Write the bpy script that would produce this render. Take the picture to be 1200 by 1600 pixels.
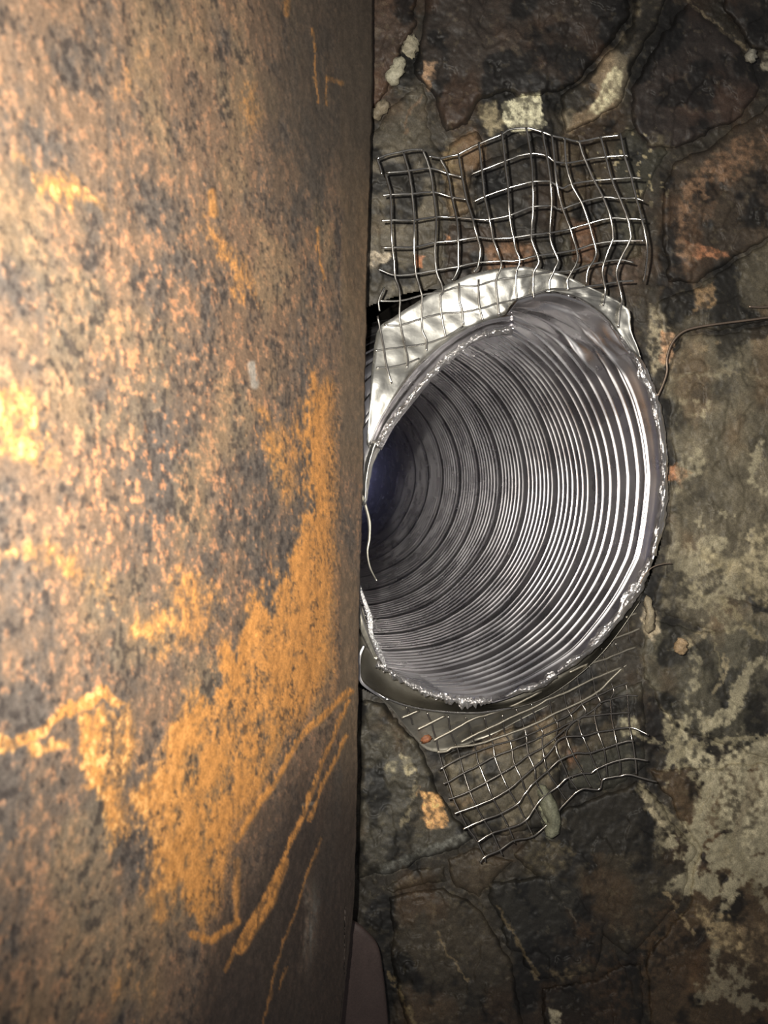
import bpy, math, random
import numpy as np
from mathutils import Vector

for o in list(bpy.data.objects):
    bpy.data.objects.remove(o, do_unlink=True)
SC = bpy.context.scene
COL = SC.collection

# ------------------------------------------------------------------ camera, world, lamp, exposure
F = 1200.0                                   # focal length in pixels of the 1200x1600 frame
cam_d = bpy.data.cameras.new('camera')
cam = bpy.data.objects.new('camera', cam_d); COL.objects.link(cam)
cam.location = (0, 0, 0); cam.rotation_euler = (math.pi/2, 0, 0)
cam_d.sensor_fit = 'VERTICAL'; cam_d.sensor_height = 36; cam_d.sensor_width = 27
cam_d.lens = 36*F/1600; cam_d.clip_start = .005; cam_d.clip_end = 50
cam_d.dof.use_dof = True; cam_d.dof.focus_distance = .41
cam_d.dof.aperture_fstop = (cam_d.lens/1000)/.0015
SC.camera = cam

world = bpy.data.worlds.new('world'); SC.world = world; world.use_nodes = True
wb = world.node_tree.nodes['Background']
wb.inputs[0].default_value = (.95, .92, .93, 1); wb.inputs[1].default_value = .17

ld = bpy.data.lights.new('phone_flash', 'SPOT')
ld.energy = 10.0; ld.color = (1, .955, .87); ld.shadow_soft_size = .0028
ld.spot_size = math.radians(105); ld.spot_blend = 1.0
flash = bpy.data.objects.new('phone_flash', ld); COL.objects.link(flash)
flash.location = (-.019, .004, .019)
flash.rotation_euler = Vector((.03, 1, .09)).to_track_quat('-Z', 'Y').to_euler()

# daylight standing at the open top of the flue, far up the liner
sky = bpy.data.lights.new('flue_daylight', 'AREA'); sky.shape = 'DISK'; sky.size = .21; sky.energy = .6; sky.color = (.5, .55, 1)
sky_o = bpy.data.objects.new('flue_daylight', sky); COL.objects.link(sky_o)
_ax = Vector((-267/1200, 1, 82/1200)).normalized()
sky_o.location = Vector((110/1200*.395, .395, 20/1200*.395))+_ax*1.66+Vector((.133, 0, 0))
sky_o.rotation_euler = (-_ax).to_track_quat('-Z', 'Y').to_euler()

SC.view_settings.view_transform = 'Standard'; SC.view_settings.look = 'None'
SC.view_settings.gamma = 1; SC.view_settings.use_curve_mapping = False
SC.view_settings.exposure = 0.0

# ------------------------------------------------------------------ helpers
rnd = random.Random(5)
R_ = np.random.RandomState(11)
PERM = R_.rand(256, 256).astype(np.float32)

def vnoise(x, y):
    xi = np.floor(x).astype(int); yi = np.floor(y).astype(int)
    fx = x-xi; fy = y-yi
    fx = fx*fx*fx*(fx*(fx*6-15)+10); fy = fy*fy*fy*(fy*(fy*6-15)+10)
    a = PERM[xi & 255, yi & 255]; b = PERM[(xi+1) & 255, yi & 255]
    c = PERM[xi & 255, (yi+1) & 255]; d = PERM[(xi+1) & 255, (yi+1) & 255]
    return (a*(1-fx)+b*fx)*(1-fy)+(c*(1-fx)+d*fx)*fy

def fbm(x, y, o=5, s=0.0, g=.5):
    t = np.zeros_like(x, dtype=float); a = 1.0; n = 0
    for i in range(o):
        t += a*vnoise(x*2**i*1.01+17.3*i+s, y*2**i*1.01+41.7*i+s*1.7); n += a; a *= g
    return t/n

def ridge(x, y, o=4, s=0.0):
    t = np.zeros_like(x, dtype=float); a = 1.0; n = 0
    for i in range(o):
        t += a*(1-np.abs(2*vnoise(x*2**i+9.3*i+s, y*2**i+3.7*i+s)-1)); n += a; a *= .5
    return t/n

def sst(a, b, x):
    t = np.clip((x-a)/(b-a), 0, 1); return t*t*(3-2*t)

def sdf(X, Y, poly):
    """signed distance to a polygon, positive inside"""
    d = np.full(X.shape, 1e9); ins = np.zeros(X.shape, bool); n = len(poly)
    for i in range(n):
        ax, ay = poly[i]; bx, by = poly[(i+1) % n]
        ex, ey = bx-ax, by-ay; wx, wy = X-ax, Y-ay
        t = np.clip((wx*ex+wy*ey)/(ex*ex+ey*ey+1e-9), 0, 1)
        d = np.minimum(d, (wx-ex*t)**2+(wy-ey*t)**2)
        if abs(ey) > 1e-9:
            ins ^= (((ay > Y) != (by > Y)) & (X < ex*(Y-ay)/ey+ax))
    return np.where(ins, 1, -1)*np.sqrt(d)

def ldist(X, Y, line):
    d = np.full(X.shape, 1e9)
    for (ax, ay), (bx, by) in zip(line[:-1], line[1:]):
        ex, ey = bx-ax, by-ay; wx, wy = X-ax, Y-ay
        t = np.clip((wx*ex+wy*ey)/(ex*ex+ey*ey+1e-9), 0, 1)
        d = np.minimum(d, (wx-ex*t)**2+(wy-ey*t)**2)
    return np.sqrt(d)

def lin(c):
    c = np.asarray(c, float)/255
    return np.where(c <= .04045, c/12.92, ((c+.055)/1.055)**2.4)

def mesh_np(name, V, Fc, mat, parent=None, col=None, smooth=True, fcol=None):
    me = bpy.data.meshes.new(name)
    V = np.asarray(V, np.float32); Fc = np.asarray(Fc, np.int32); k = Fc.shape[1]
    me.vertices.add(len(V)); me.vertices.foreach_set('co', V.ravel())
    me.loops.add(Fc.size); me.loops.foreach_set('vertex_index', Fc.ravel())
    me.polygons.add(len(Fc))
    me.polygons.foreach_set('loop_start', np.arange(0, Fc.size, k, dtype=np.int32))
    me.polygons.foreach_set('loop_total', np.full(len(Fc), k, np.int32))
    me.polygons.foreach_set('use_smooth', np.full(len(Fc), smooth))
    if col is not None:
        a = me.color_attributes.new('tint', 'FLOAT_COLOR', 'POINT')
        cc = np.ones((len(V), 4), np.float32); cc[:, :3] = col
        a.data.foreach_set('color', cc.ravel())
    me.update(); me.validate()
    if mat: me.materials.append(mat)
    o = bpy.data.objects.new(name, me); COL.objects.link(o)
    if parent is not None: o.parent = parent
    return o

def grid_faces(nr, nc, wrap=False):
    r = np.arange(nr-1)[:, None]; c = np.arange(nc if wrap else nc-1)[None, :]
    a = r*nc+c; b = r*nc+(c+1) % nc
    return np.stack([a, b, b+nc, a+nc], -1).reshape(-1, 4)

def compact(V, Fc, col=None):
    u, inv = np.unique(Fc, return_inverse=True)
    return V[u], inv.reshape(Fc.shape), (None if col is None else col[u])

def P(px, py, d):
    """a point seen at a pixel, at depth d"""
    px = np.asarray(px, float); py = np.asarray(py, float); d = np.asarray(d, float)
    return np.stack([(px-600)/F*d, d+0*px, (800-py)/F*d], -1)

def thing(name, label, cat, loc=(0, 0, 0), group=None):
    o = bpy.data.objects.new(name, None); COL.objects.link(o); o.empty_display_size = .02
    o.location = loc; o['label'] = label; o['category'] = cat
    if group: o['group'] = group
    return o

def adopt(o, parent):
    o.parent = parent; o.matrix_parent_inverse = parent.matrix_basis.inverted(); return o

def tag(o, label, cat, group=None):
    o['label'] = label; o['category'] = cat
    if group: o['group'] = group
    return o

def crom(pts, per=8):
    """smooth resampling of a control line (any dimension)"""
    p = np.asarray(pts, float)
    if len(p) == 2:
        t = np.linspace(0, 1, per+1)[:, None]; return p[0]*(1-t)+p[1]*t
    q = np.vstack([2*p[0]-p[1], p, 2*p[-1]-p[-2]]); out = []
    for i in range(1, len(q)-2):
        t = np.linspace(0, 1, per, endpoint=False)[:, None]
        a, b, c, d = q[i-1], q[i], q[i+1], q[i+2]
        out.append(.5*((2*b)+(-a+c)*t+(2*a-5*b+4*c-d)*t*t+(-a+3*b-3*c+d)*t**3))
    out.append(p[-1:]); return np.vstack(out)

def tube(name, pts, r, mat, parent=None, n=7):
    p = np.asarray(pts, float); m = len(p)
    T = np.gradient(p, axis=0); T /= np.linalg.norm(T, axis=1)[:, None]+1e-12
    ref = np.array([.13, 1, .07]); N = ref-T*(T@ref)[:, None]; N /= np.linalg.norm(N, axis=1)[:, None]
    B = np.cross(T, N); rr = np.broadcast_to(r, (m,))
    a = np.arange(n)*2*math.pi/n
    V = (p[:, None, :]+rr[:, None, None]*(np.cos(a)[None, :, None]*N[:, None, :]+np.sin(a)[None, :, None]*B[:, None, :])).reshape(-1, 3)
    V = np.vstack([V, p[0], p[-1]]); Fq = grid_faces(m, n, True)
    k0, k1 = m*n, m*n+1
    caps = [[k0, (i+1) % n, i, i] for i in range(n)]+[[k1, (m-1)*n+i, (m-1)*n+(i+1) % n, (m-1)*n+(i+1) % n] for i in range(n)]
    me = bpy.data.meshes.new(name)
    faces = [tuple(f) for f in Fq.tolist()]+[tuple(c[:3]) for c in caps]
    me.from_pydata(V.tolist(), [], faces); me.polygons.foreach_set('use_smooth', [True]*len(faces)); me.update()
    me.materials.append(mat)
    o = bpy.data.objects.new(name, me); COL.objects.link(o)
    if parent is not None: adopt(o, parent)
    return o

def sheet(name, rows, mat, parent=None, thick=.0006, jit=0.0, seed=1, fn=None):
    """a metal sheet lofted through control lines (each a list of 3-D points, equal length); has real thickness"""
    rows = [crom(r, 8) for r in rows]
    A = np.stack(rows, 0)                                   # k x n x 3
    B = np.stack([crom(A[:, j], 5) for j in range(A.shape[1])], 1)
    nr, nc = B.shape[:2]
    if jit:
        rs = np.random.RandomState(seed); J = rs.randn(nr, nc, 3)
        J = (J+np.roll(J, 1, 0)+np.roll(J, 1, 1)+np.roll(J, -1, 1))/2
        B = B+J*jit
    if fn is not None: B = fn(B)
    du = np.gradient(B, axis=0); dv = np.gradient(B, axis=1); N = np.cross(du, dv)
    N /= np.linalg.norm(N, axis=2)[..., None]+1e-12
    if N[..., 1].mean() > 0: N = -N
    Fr = B.reshape(-1, 3); Bk = (B-N*thick).reshape(-1, 3); k = nr*nc
    f = grid_faces(nr, nc); V = np.vstack([Fr, Bk]); fb = f[:, ::-1]+k
    br = [r*nc for r in range(nr)]; tr = [r*nc+nc-1 for r in range(nr)]
    ring = list(range(nc))+tr[1:]+list(range(k-2, k-nc-1, -1))+br[-2:0:-1]
    side = np.array([[ring[i], ring[(i+1) % len(ring)], ring[(i+1) % len(ring)]+k, ring[i]+k] for i in range(len(ring))])
    o = mesh_np(name, V, np.vstack([f, fb, side]), mat)
    if parent is not None: adopt(o, parent)
    return o

# ------------------------------------------------------------------ materials
def nodes_of(name):
    m = bpy.data.materials.new(name); m.use_nodes = True
    nt = m.node_tree; return m, nt, nt.nodes['Principled BSDF']

def crust(name, rough=.7, spec=.35, grain=700, bump=.25, bscale=500, amp=.35, dist=.0006):
    """colour from the piece's own tint attribute, broken up by fine procedural grain"""
    m, nt, b = nodes_of(name); N = nt.nodes; L = nt.links
    at = N.new('ShaderNodeAttribute'); at.attribute_name = 'tint'
    tc = N.new('ShaderNodeTexCoord')
    n1 = N.new('ShaderNodeTexNoise'); n1.inputs['Scale'].default_value = grain; n1.inputs['Detail'].default_value = 5
    n1.inputs['Roughness'].default_value = .65
    L.new(tc.outputs['Object'], n1.inputs['Vector'])
    mr = N.new('ShaderNodeMapRange'); mr.inputs[1].default_value = .3; mr.inputs[2].default_value = .7
    mr.inputs[3].default_value = 1-amp; mr.inputs[4].default_value = 1+amp
    L.new(n1.outputs['Fac'], mr.inputs[0])
    mx = N.new('ShaderNodeMix'); mx.data_type = 'RGBA'; mx.blend_type = 'MULTIPLY'; mx.inputs[0].default_value = 1
    L.new(at.outputs['Color'], mx.inputs[6]); L.new(mr.outputs[0], mx.inputs[7])
    L.new(mx.outputs[2], b.inputs['Base Color'])
    n2 = N.new('ShaderNodeTexNoise'); n2.inputs['Scale'].default_value = bscale; n2.inputs['Detail'].default_value = 7
    n2.inputs['Roughness'].default_value = .6
    L.new(tc.outputs['Object'], n2.inputs['Vector'])
    bp = N.new('ShaderNodeBump'); bp.inputs['Strength'].default_value = bump; bp.inputs['Distance'].default_value = dist
    L.new(n2.outputs['Fac'], bp.inputs['Height']); L.new(bp.outputs[0], b.inputs['Normal'])
    rr = N.new('ShaderNodeMapRange'); rr.inputs[3].default_value = rough-.12; rr.inputs[4].default_value = min(1, rough+.15)
    L.new(n2.outputs['Fac'], rr.inputs[0]); L.new(rr.outputs[0], b.inputs['Roughness'])
    b.inputs['Specular IOR Level'].default_value = spec
    return m

def metal(name, col, rough, bump=.1, scale=300, dist=.0004, smudge=.15):
    m, nt, b = nodes_of(name); N = nt.nodes; L = nt.links
    tc = N.new('ShaderNodeTexCoord')
    n = N.new('ShaderNodeTexNoise'); n.inputs['Scale'].default_value = scale; n.inputs['Detail'].default_value = 4
    L.new(tc.outputs['Object'], n.inputs['Vector'])
    n3 = N.new('ShaderNodeTexNoise'); n3.inputs['Scale'].default_value = 45; n3.inputs['Detail'].default_value = 5
    L.new(tc.outputs['Object'], n3.inputs['Vector'])
    r = N.new('ShaderNodeMapRange'); r.inputs[1].default_value = .3; r.inputs[2].default_value = .7
    r.inputs[3].default_value = max(.05, rough-smudge*.5); r.inputs[4].default_value = rough+smudge
    L.new(n3.outputs['Fac'], r.inputs[0]); L.new(r.outputs[0], b.inputs['Roughness'])
    cr = N.new('ShaderNodeMix'); cr.data_type = 'RGBA'
    cr.inputs[6].default_value = (*[c*.72 for c in col], 1); cr.inputs[7].default_value = (*col, 1)
    L.new(n3.outputs['Fac'], cr.inputs[0]); L.new(cr.outputs[2], b.inputs['Base Color'])
    b.inputs['Metallic'].default_value = 1
    bp = N.new('ShaderNodeBump'); bp.inputs['Strength'].default_value = bump; bp.inputs['Distance'].default_value = dist
    L.new(n.outputs['Fac'], bp.inputs['Height']); L.new(bp.outputs[0], b.inputs['Normal'])
    return m

M_wall = crust('sooty_stone', .62, .5, 1300, .22, 1100, .38, .0004)
M_plate = crust('rusted_steel', .6, .45, 1300, .22, 700, .28, .0004)
M_slab = crust('dark_iron', .6, .4, 1200, .15, 500, .2, .0004)
M_tube = metal('liner_steel', (.76, .74, .75), .27, .05, 500, .0002, .12)
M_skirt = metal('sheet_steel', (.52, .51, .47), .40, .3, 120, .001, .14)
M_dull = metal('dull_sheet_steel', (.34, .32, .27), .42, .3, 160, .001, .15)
M_torn = metal('torn_steel', (.86, .84, .83), .34, .6, 900, .0008, .2)
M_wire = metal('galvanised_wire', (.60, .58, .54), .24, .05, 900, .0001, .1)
M_wire_tan = metal('tan_wire', (.50, .46, .38), .5, .3, 900, .0003, .1)  # paler tan tone for the thick wires over the lower skirt
M_wire_low = metal('shaded_wire', (.42, .39, .35), .22, .05, 900, .0001, .1)  # shadow side of the lower mesh wires put into a darker colour
M_oldwire = metal('rusty_wire', (.42, .33, .26), .5, .3, 900, .0003, .1)

# ------------------------------------------------------------------ the masonry wall
def wall_d(px, py=0): return (.418-.0032)/(1-.08*(np.asarray(px, float)-600)/F)
AX = np.array([(333-600)/F, 1.0, (800-718)/F]); AX /= np.linalg.norm(AX)      # liner axis
C0 = P(710, 780, .395)
def bend(t):
    """sideways sweep of the liner, deeper in"""
    return .095*((np.sqrt((t-.25)**2+.01)+(t-.25))/2-.0096)
def rim_d(px, py):
    px = np.asarray(px, float); py = np.asarray(py, float)
    return (C0@AX)/(((px-600)/F)*AX[0]+AX[1]+((800-py)/F)*AX[2])

RIM = [(1040, 745), (1034, 680), (1021, 620), (1003, 575), (985, 546), (960, 511), (930, 483), (895, 464), (860, 457),
       (825, 463), (797, 476), (790, 505), (760, 522), (720, 540), (690, 560), (650, 602), (620, 640), (598, 680), (579, 725), (568, 780),
       (560, 850), (560, 930), (573, 985), (598, 1036), (650, 1072), (700, 1092), (760, 1100), (820, 1081), (870, 1055),
       (915, 1026), (950, 987), (985, 940), (1010, 897), (1023, 868), (1034, 800)]

def axis(lo, f0, f1, hi, fine, coarse):
    a = np.arange(lo, f0, coarse); b = np.arange(f0, f1, fine); c = np.arange(f1, hi+1, coarse)
    return np.concatenate([a, b, c])
gx = axis(360, 556, 1208, 1620, 1.9, 18); gy = axis(-420, -8, 1608, 2020, 1.9, 18)
GX, GY = np.meshgrid(gx, gy)
WX = GX+(fbm(GX/26, GY/26, 4, 3.1)-.5)*16; WY = GY+(fbm(GX/26, GY/26, 4, 8.4)-.5)*16     # ragged edges
RX = GX+(fbm(GX/9, GY/9, 4, 5.5)-.5)*13; RY = GY+(fbm(GX/9, GY/9, 4, 1.4)-.5)*13

STONES = [  # outline, height (mm), tilt, colour
 ([(560,-60),(655,-60),(650,38),(630,75),(612,120),(590,165),(560,205)], 7, (0,0), (70,56,46), 'brown stone at the top beside the rusted plate'),
 ([(666,-60),(985,-60),(985,30),(930,95),(875,148),(792,148),(745,160),(732,196),(690,205),(678,150),(645,115),(657,60)], 9, (.01,0), (52,44,38), None),
 ([(560,215),(592,198),(622,152),(662,134),(672,200),(688,240),(690,400),(684,446),(600,476),(560,480)], 4, (0,0), (76,70,59), None),
 ([(698,226),(738,205),(762,222),(757,255),(737,280),(735,335),(698,345)], 8, (.0,.0), (86,72,54), None),
 ([(742,290),(750,262),(840,212),(866,225),(868,378),(760,378),(742,340)], 6, (0,0), (46,42,36), None),
 ([(700,352),(752,352),(838,385),(836,440),(735,440),(695,440)], 3, (0,0), (60,49,39), None),
 ([(876,216),(905,212),(916,300),(886,420),(876,390)], 6, (0,0), (66,62,50), None),
 ([(892,342),(930,352),(930,412),(897,408)], 5, (0,0), (74,58,44), 'orange brown brick face behind the upper mesh'),
 ([(912,230),(1000,198),(1044,236),(1014,290),(1002,340),(1004,400),(938,408),(936,350),(922,330)], 5, (0,0), (60,58,48), None),
 ([(995,-60),(1065,-60),(1030,38),(992,95),(970,157),(925,194),(882,210),(876,152),(930,105),(987,42)], 10, (0,0), (112,102,84), 'grey brown mortar ridge running down between the dark upper stones'),
 ([(1036,48),(1078,4),(1165,85),(1188,132),(1150,190),(1060,228),(1012,230),(985,192),(985,140)], 7, (.0,.0), (52,44,40), None),
 ([(1088,-60),(1260,-60),(1260,100),(1172,74)], 6, (0,0), (48,42,37), None),
 ([(1036,292),(1060,250),(1110,225),(1200,165),(1290,120),(1290,330),(1150,400),(1092,446),(1045,440),(1033,350)], 9, (.02,0), (64,54,43), 'rough orange stained stone at the right edge'),
 ([(1155,404),(1300,325),(1300,492),(1070,518),(1040,556),(1028,470),(1092,452)], 5, (0,0), (74,68,55), None),
 ([(1040,600),(1062,525),(1310,498),(1310,950),(1200,1000),(1090,980),(1015,950),(1046,860),(1052,700)], 4, (.03,0), (94,87,71), None),
 ([(1008,960),(1088,988),(1310,958),(1310,1200),(1180,1180),(1050,1130),(1006,1060)], 6, (.03,0), (80,76,63), None),
 ([(560,1096),(600,1098),(660,1172),(688,1240),(738,1308),(690,1333),(620,1358),(560,1374)], 9, (0,0), (64,60,50), None),
 ([(692,1180),(870,1112),(880,1268),(862,1296),(745,1304),(706,1240)], 7, (0,0), (92,85,70), None),
 ([(884,1120),(1002,1066),(1012,1200),(942,1238),(887,1232)], 5, (0,0), (60,59,50), None),
 ([(872,1270),(1000,1218),(1088,1330),(1060,1416),(985,1490),(900,1432),(842,1372),(800,1336)], 7, (0,0), (54,48,37), None),
 ([(1016,1206),(1180,1190),(1310,1215),(1310,1700),(1016,1700),(1010,1490),(1072,1422),(1094,1330)], 6, (.03,0), (84,68,48), None),
 ([(608,1402),(690,1384),(744,1418),(800,1500),(832,1700),(650,1700),(614,1500)], 8, (0,0), (60,53,42), None),
 ([(756,1380),(870,1366),(948,1440),(932,1518),(842,1530),(792,1470)], 9, (0,0), (40,38,33), None),
 ([(842,1546),(940,1526),(1000,1504),(1006,1700),(852,1700)], 5, (0,0), (40,35,27), None),
 ([(700,1340),(744,1322),(800,1345),(745,1400),(702,1376)], 6, (0,0), (70,60,46), None),
 ([(600,1388),(640,1362),(692,1350),(694,1376),(612,1396)], 4, (0,0), (58,52,40), None),
]
PATCH = [  # outline, colour, softness
 ([(1040,1128),(1075,1145),(1122,1188),(1210,1148),(1210,1178),(1120,1218),(1072,1198)], (156,148,122), 3),
 ([(1118,1208),(1160,1214),(1178,1300),(1150,1332),(1128,1280)], (152,144,118), 3), ([(1150,1205),(1210,1198),(1210,1245),(1188,1300),(1172,1342),(1160,1262)], (156,148,122), 3),
 ([(1086,1238),(1132,1288),(1112,1312),(1078,1272)], (148,140,114), 3), ([(1000,1226),(1062,1284),(1048,1304),(1008,1262)], (144,134,108), 3),
 ([(1092,850),(1130,870),(1205,860),(1205,905),(1150,900),(1105,885)], (146,136,108), 3), ([(1068,905),(1100,925),(1160,980),(1140,990),(1080,930)], (128,120,96), 3),
 ([(1166,932),(1205,924),(1205,962),(1178,958)], (40,38,34), 3), ([(880,1240),(1000,1240),(1010,1330),(900,1330)], (44,40,32), 3),
 ([(783,160),(845,143),(852,196),(812,208),(785,192)], (172,168,142), 2),
 ([(745,165),(780,155),(785,200),(768,212),(748,196)], (122,112,88), 3),
 ([(977,103),(952,113),(936,148),(916,178),(946,173),(966,150)], (168,160,130), 2),
 ([(664,92),(687,96),(668,138),(662,120)], (138,110,84), 2), ([(575,392),(612,400),(586,418),(574,420)], (150,138,120), 2),
 ([(646,398),(662,402),(660,418),(647,416)], (160,105,70), 2), ([(693,366),(708,370),(704,384),(694,382)], (165,115,78), 2),
 ([(758,382),(838,376),(834,428),(760,428)], (108,80,58), 5), ([(888,342),(928,350),(928,410),(894,406)], (102,74,54), 3),
 ([(925,414),(998,406),(996,445),(930,446)], (88,72,60), 4), ([(688,235),(722,226),(716,330),(700,320)], (108,92,66), 4),
 ([(1018,478),(1040,496),(1047,560),(1022,588),(1008,545)], (132,122,100), 4), ([(1034,520),(1052,522),(1050,556),(1034,570)], (160,126,96), 2),
 ([(1085,450),(1118,440),(1112,480),(1085,490)], (126,102,72), 3), ([(1066,372),(1140,395),(1142,405),(1080,400)], (150,100,68), 3),
 ([(1060,300),(1100,250),(1200,190),(1210,230),(1120,310),(1075,420),(1055,400)], (112,86,64), 6),
 ([(1044,724),(1058,724),(1060,748),(1046,750)], (160,112,80), 2), ([(1058,728),(1078,738),(1066,758),(1056,752)], (142,116,88), 3),
 ([(1150,830),(1210,815),(1210,930),(1160,925),(1140,880)], (138,128,102), 6), ([(1095,862),(1150,885),(1210,930),(1210,960),(1150,920)], (128,118,92), 5),
 ([(1000,945),(1022,955),(1030,985),(1018,1005),(1006,980)], (140,128,106), 3), ([(1055,1000),(1085,985),(1110,975),(1112,985),(1070,1022),(1058,1015)], (136,124,98), 3),
 ([(658,1235),(690,1238),(702,1292),(668,1302),(660,1270)], (200,150,92), 2), ([(624,1176),(640,1182),(652,1206),(636,1212)], (146,136,108), 2),
 ([(576,1368),(640,1330),(732,1300),(740,1312),(650,1346),(600,1368)], (98,98,92), 3),
 ([(846,1226),(868,1262),(872,1290),(858,1310),(848,1272)], (138,140,114), 2), ([(838,1150),(870,1140),(880,1200),(850,1225)], (124,116,94), 4),
 ([(1085,1415),(1140,1428),(1182,1470),(1168,1502),(1112,1472)], (150,132,98), 4), ([(1150,1440),(1210,1450),(1210,1560),(1180,1520)], (118,100,74), 5),
 ([(962,1122),(992,1120),(1000,1145),(974,1150)], (136,130,106), 3), ([(1035,1105),(1056,1130),(1070,1165),(1066,1215),(1048,1180),(1036,1140)], (140,132,106), 3),
 ([(884,1170),(906,1172),(910,1200),(888,1206)], (104,76,56), 4), ([(700,1255),(740,1240),(742,1255),(712,1268)], (108,92,70), 3),
 ([(885,1425),(960,1470),(1000,1600),(960,1640),(900,1540)], (64,48,32), 8), ([(1000,1420),(1060,1400),(1090,1480),(1040,1620),(1000,1560)], (78,62,44), 8),
 ([(820,1330),(862,1310),(900,1330),(870,1365),(830,1368)], (82,74,56), 5), ([(640,1240),(655,1232),(652,1250)], (150,120,80), 2),
 ([(850,1520),(905,1500),(935,1510),(880,1540)], (92,80,58), 4), ([(1010,200),(1050,210),(1045,230),(1016,228)], (88,80,64), 4),
 ([(1190,80),(1210,80),(1210,120),(1192,112)], (120,115,100), 2), ([(858,1575),(876,1580),(880,1620),(866,1612)], (140,132,110), 2),
 ([(600,1196),(622,1190),(618,1206),(602,1208)], (118,110,86), 3),
]
LINES = [  # thin marks: line, half width, colour
 ([(1075,0),(1130,48),(1170,78)], 3, (118,106,84)), ([(1040,1392),(1082,1456)], 3, (150,132,98)), ([(1130,1020),(1136,1050),(1112,1082)], 3, (140,128,100)),
 ([(1114,985),(1130,1060)], 1.5, (120,112,88)), ([(678,1450),(700,1490),(732,1532)], 2, (120,104,76)), ([(780,1420),(808,1470),(842,1530)], 3, (110,95,68)),
 ([(648,1225),(640,1265),(628,1290)], 3, (122,112,88)), ([(608,1520),(636,1570),(650,1610)], 4, (118,102,72)), ([(1035,600),(1075,585),(1130,580),(1200,590)], 2, (120,110,88)),
 ([(1045,575),(1090,550),(1125,535)], 2, (128,112,86)), ([(600,1140),(640,1160),(690,1168)], 2, (98,92,76)), ([(635,208),(640,170),(670,140)], 2, (110,90,70)),
 ([(1180,1240),(1150,1290),(1130,1340)], 4, (140,130,104)), ([(1076,1165),(1120,1160),(1200,1150)], 5, (134,126,100)), ([(880,1410),(900,1440)], 2, (90,82,70)),
 ([(1060,1180),(1100,1240),(1130,1290),(1200,1420)], 6, (136,128,102)), ([(1000,1230),(1040,1270),(1070,1310)], 7, (124,116,92)), ([(1180,1180),(1172,1230),(1150,1300)], 6, (138,128,104)),
 ([(1130,940),(1150,960),(1190,1000)], 6, (132,122,94)), ([(1000,1150),(1040,1165),(1060,1170)], 3, (132,124,100)),
]

def wall_colour(base):
    """albedo of the wall (0..255 sRGB) from stone tone, soot, dust blotches and stains"""
    C = base.copy()
    big = fbm(GX/140, GY/140, 4, 2.2); med = fbm(GX/34, GY/34, 5, 7.7); fine = fbm(GX/7, GY/7, 4, 4.4)
    C *= (.62+.5*big+.42*med)[..., None]
    warm = sst(.5, .72, fbm(GX/70, GY/90, 4, 12.5))
    C += warm[..., None]*np.array([10, 2, -3])
    soot = sst(.5, .66, fbm(GX/46, GY/46, 5, 21.))
    C = C*(1-.55*soot[..., None]*(1-.6*sst(1020, 1080, GX)*sst(480, 600, GY)*(1-sst(1000, 1150, GY)))[..., None])
    # pale dust, thick to the right
    dustzone = sst(980, 1120, GX)*sst(480, 640, GY)*.5+.62*sst(990, 1080, GX)*sst(1050, 1150, GY)*(1-sst(1330, 1450, GY))
    dust = sst(.655, .73, ridge(GX/75+GY/260, GY/90, 4, 6.)*.55+fine*.2+med*.2+dustzone*.13)*np.clip(dustzone*1.5, 0, 1)
    C = C*(1-dust[..., None])+np.array([152, 144, 118])*(dust)[..., None]
    sp = sst(.70, .76, fbm(GX/9, GY/9, 3, 15.))*(sst(900, 940, GX)*(1-sst(1020, 1060, GX))*(1-sst(300, 330, GY))*sst(190, 220, GY)*1.0+.25)
    C = C*(1-sp[..., None])+np.array([128, 118, 92])*sp[..., None]
    for poly, c, s in PATCH:
        x0 = min(p[0] for p in poly)-24; x1 = max(p[0] for p in poly)+24; y0 = min(p[1] for p in poly)-24; y1 = max(p[1] for p in poly)+24
        i0, i1 = np.searchsorted(gy, [y0, y1]); j0, j1 = np.searchsorted(gx, [x0, x1])
        if i1 <= i0 or j1 <= j0: continue
        w = sst(-s, s, sdf(RX[i0:i1, j0:j1], RY[i0:i1, j0:j1], poly)+(med[i0:i1, j0:j1]-.5)*10)*(.62+.38*sst(.35, .55, fine[i0:i1, j0:j1]))
        if s >= 4: w = w*(.4+.6*sst(.42, .6, med[i0:i1, j0:j1]*.7+fine[i0:i1, j0:j1]*.35))
        cc = np.array(c, float)*(.78+.42*fine[i0:i1, j0:j1])[..., None]
        C[i0:i1, j0:j1] = C[i0:i1, j0:j1]*(1-w[..., None])+cc*w[..., None]
    for ln, hw, c in LINES:
        w = (1-sst(hw*.6, hw*1.5, ldist(RX, RY, ln)))*sst(.3, .5, fine)*.85
        C = C*(1-w[..., None])+np.array(c, float)*w[..., None]
    C *= (.88+.24*fine)[..., None]
    C = 66*(C/66)**1.2; C = C*.72+C.mean(-1, keepdims=True)*.28*np.array([1.03, 1, .93])
    return np.clip(C, 6, 250)

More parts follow.
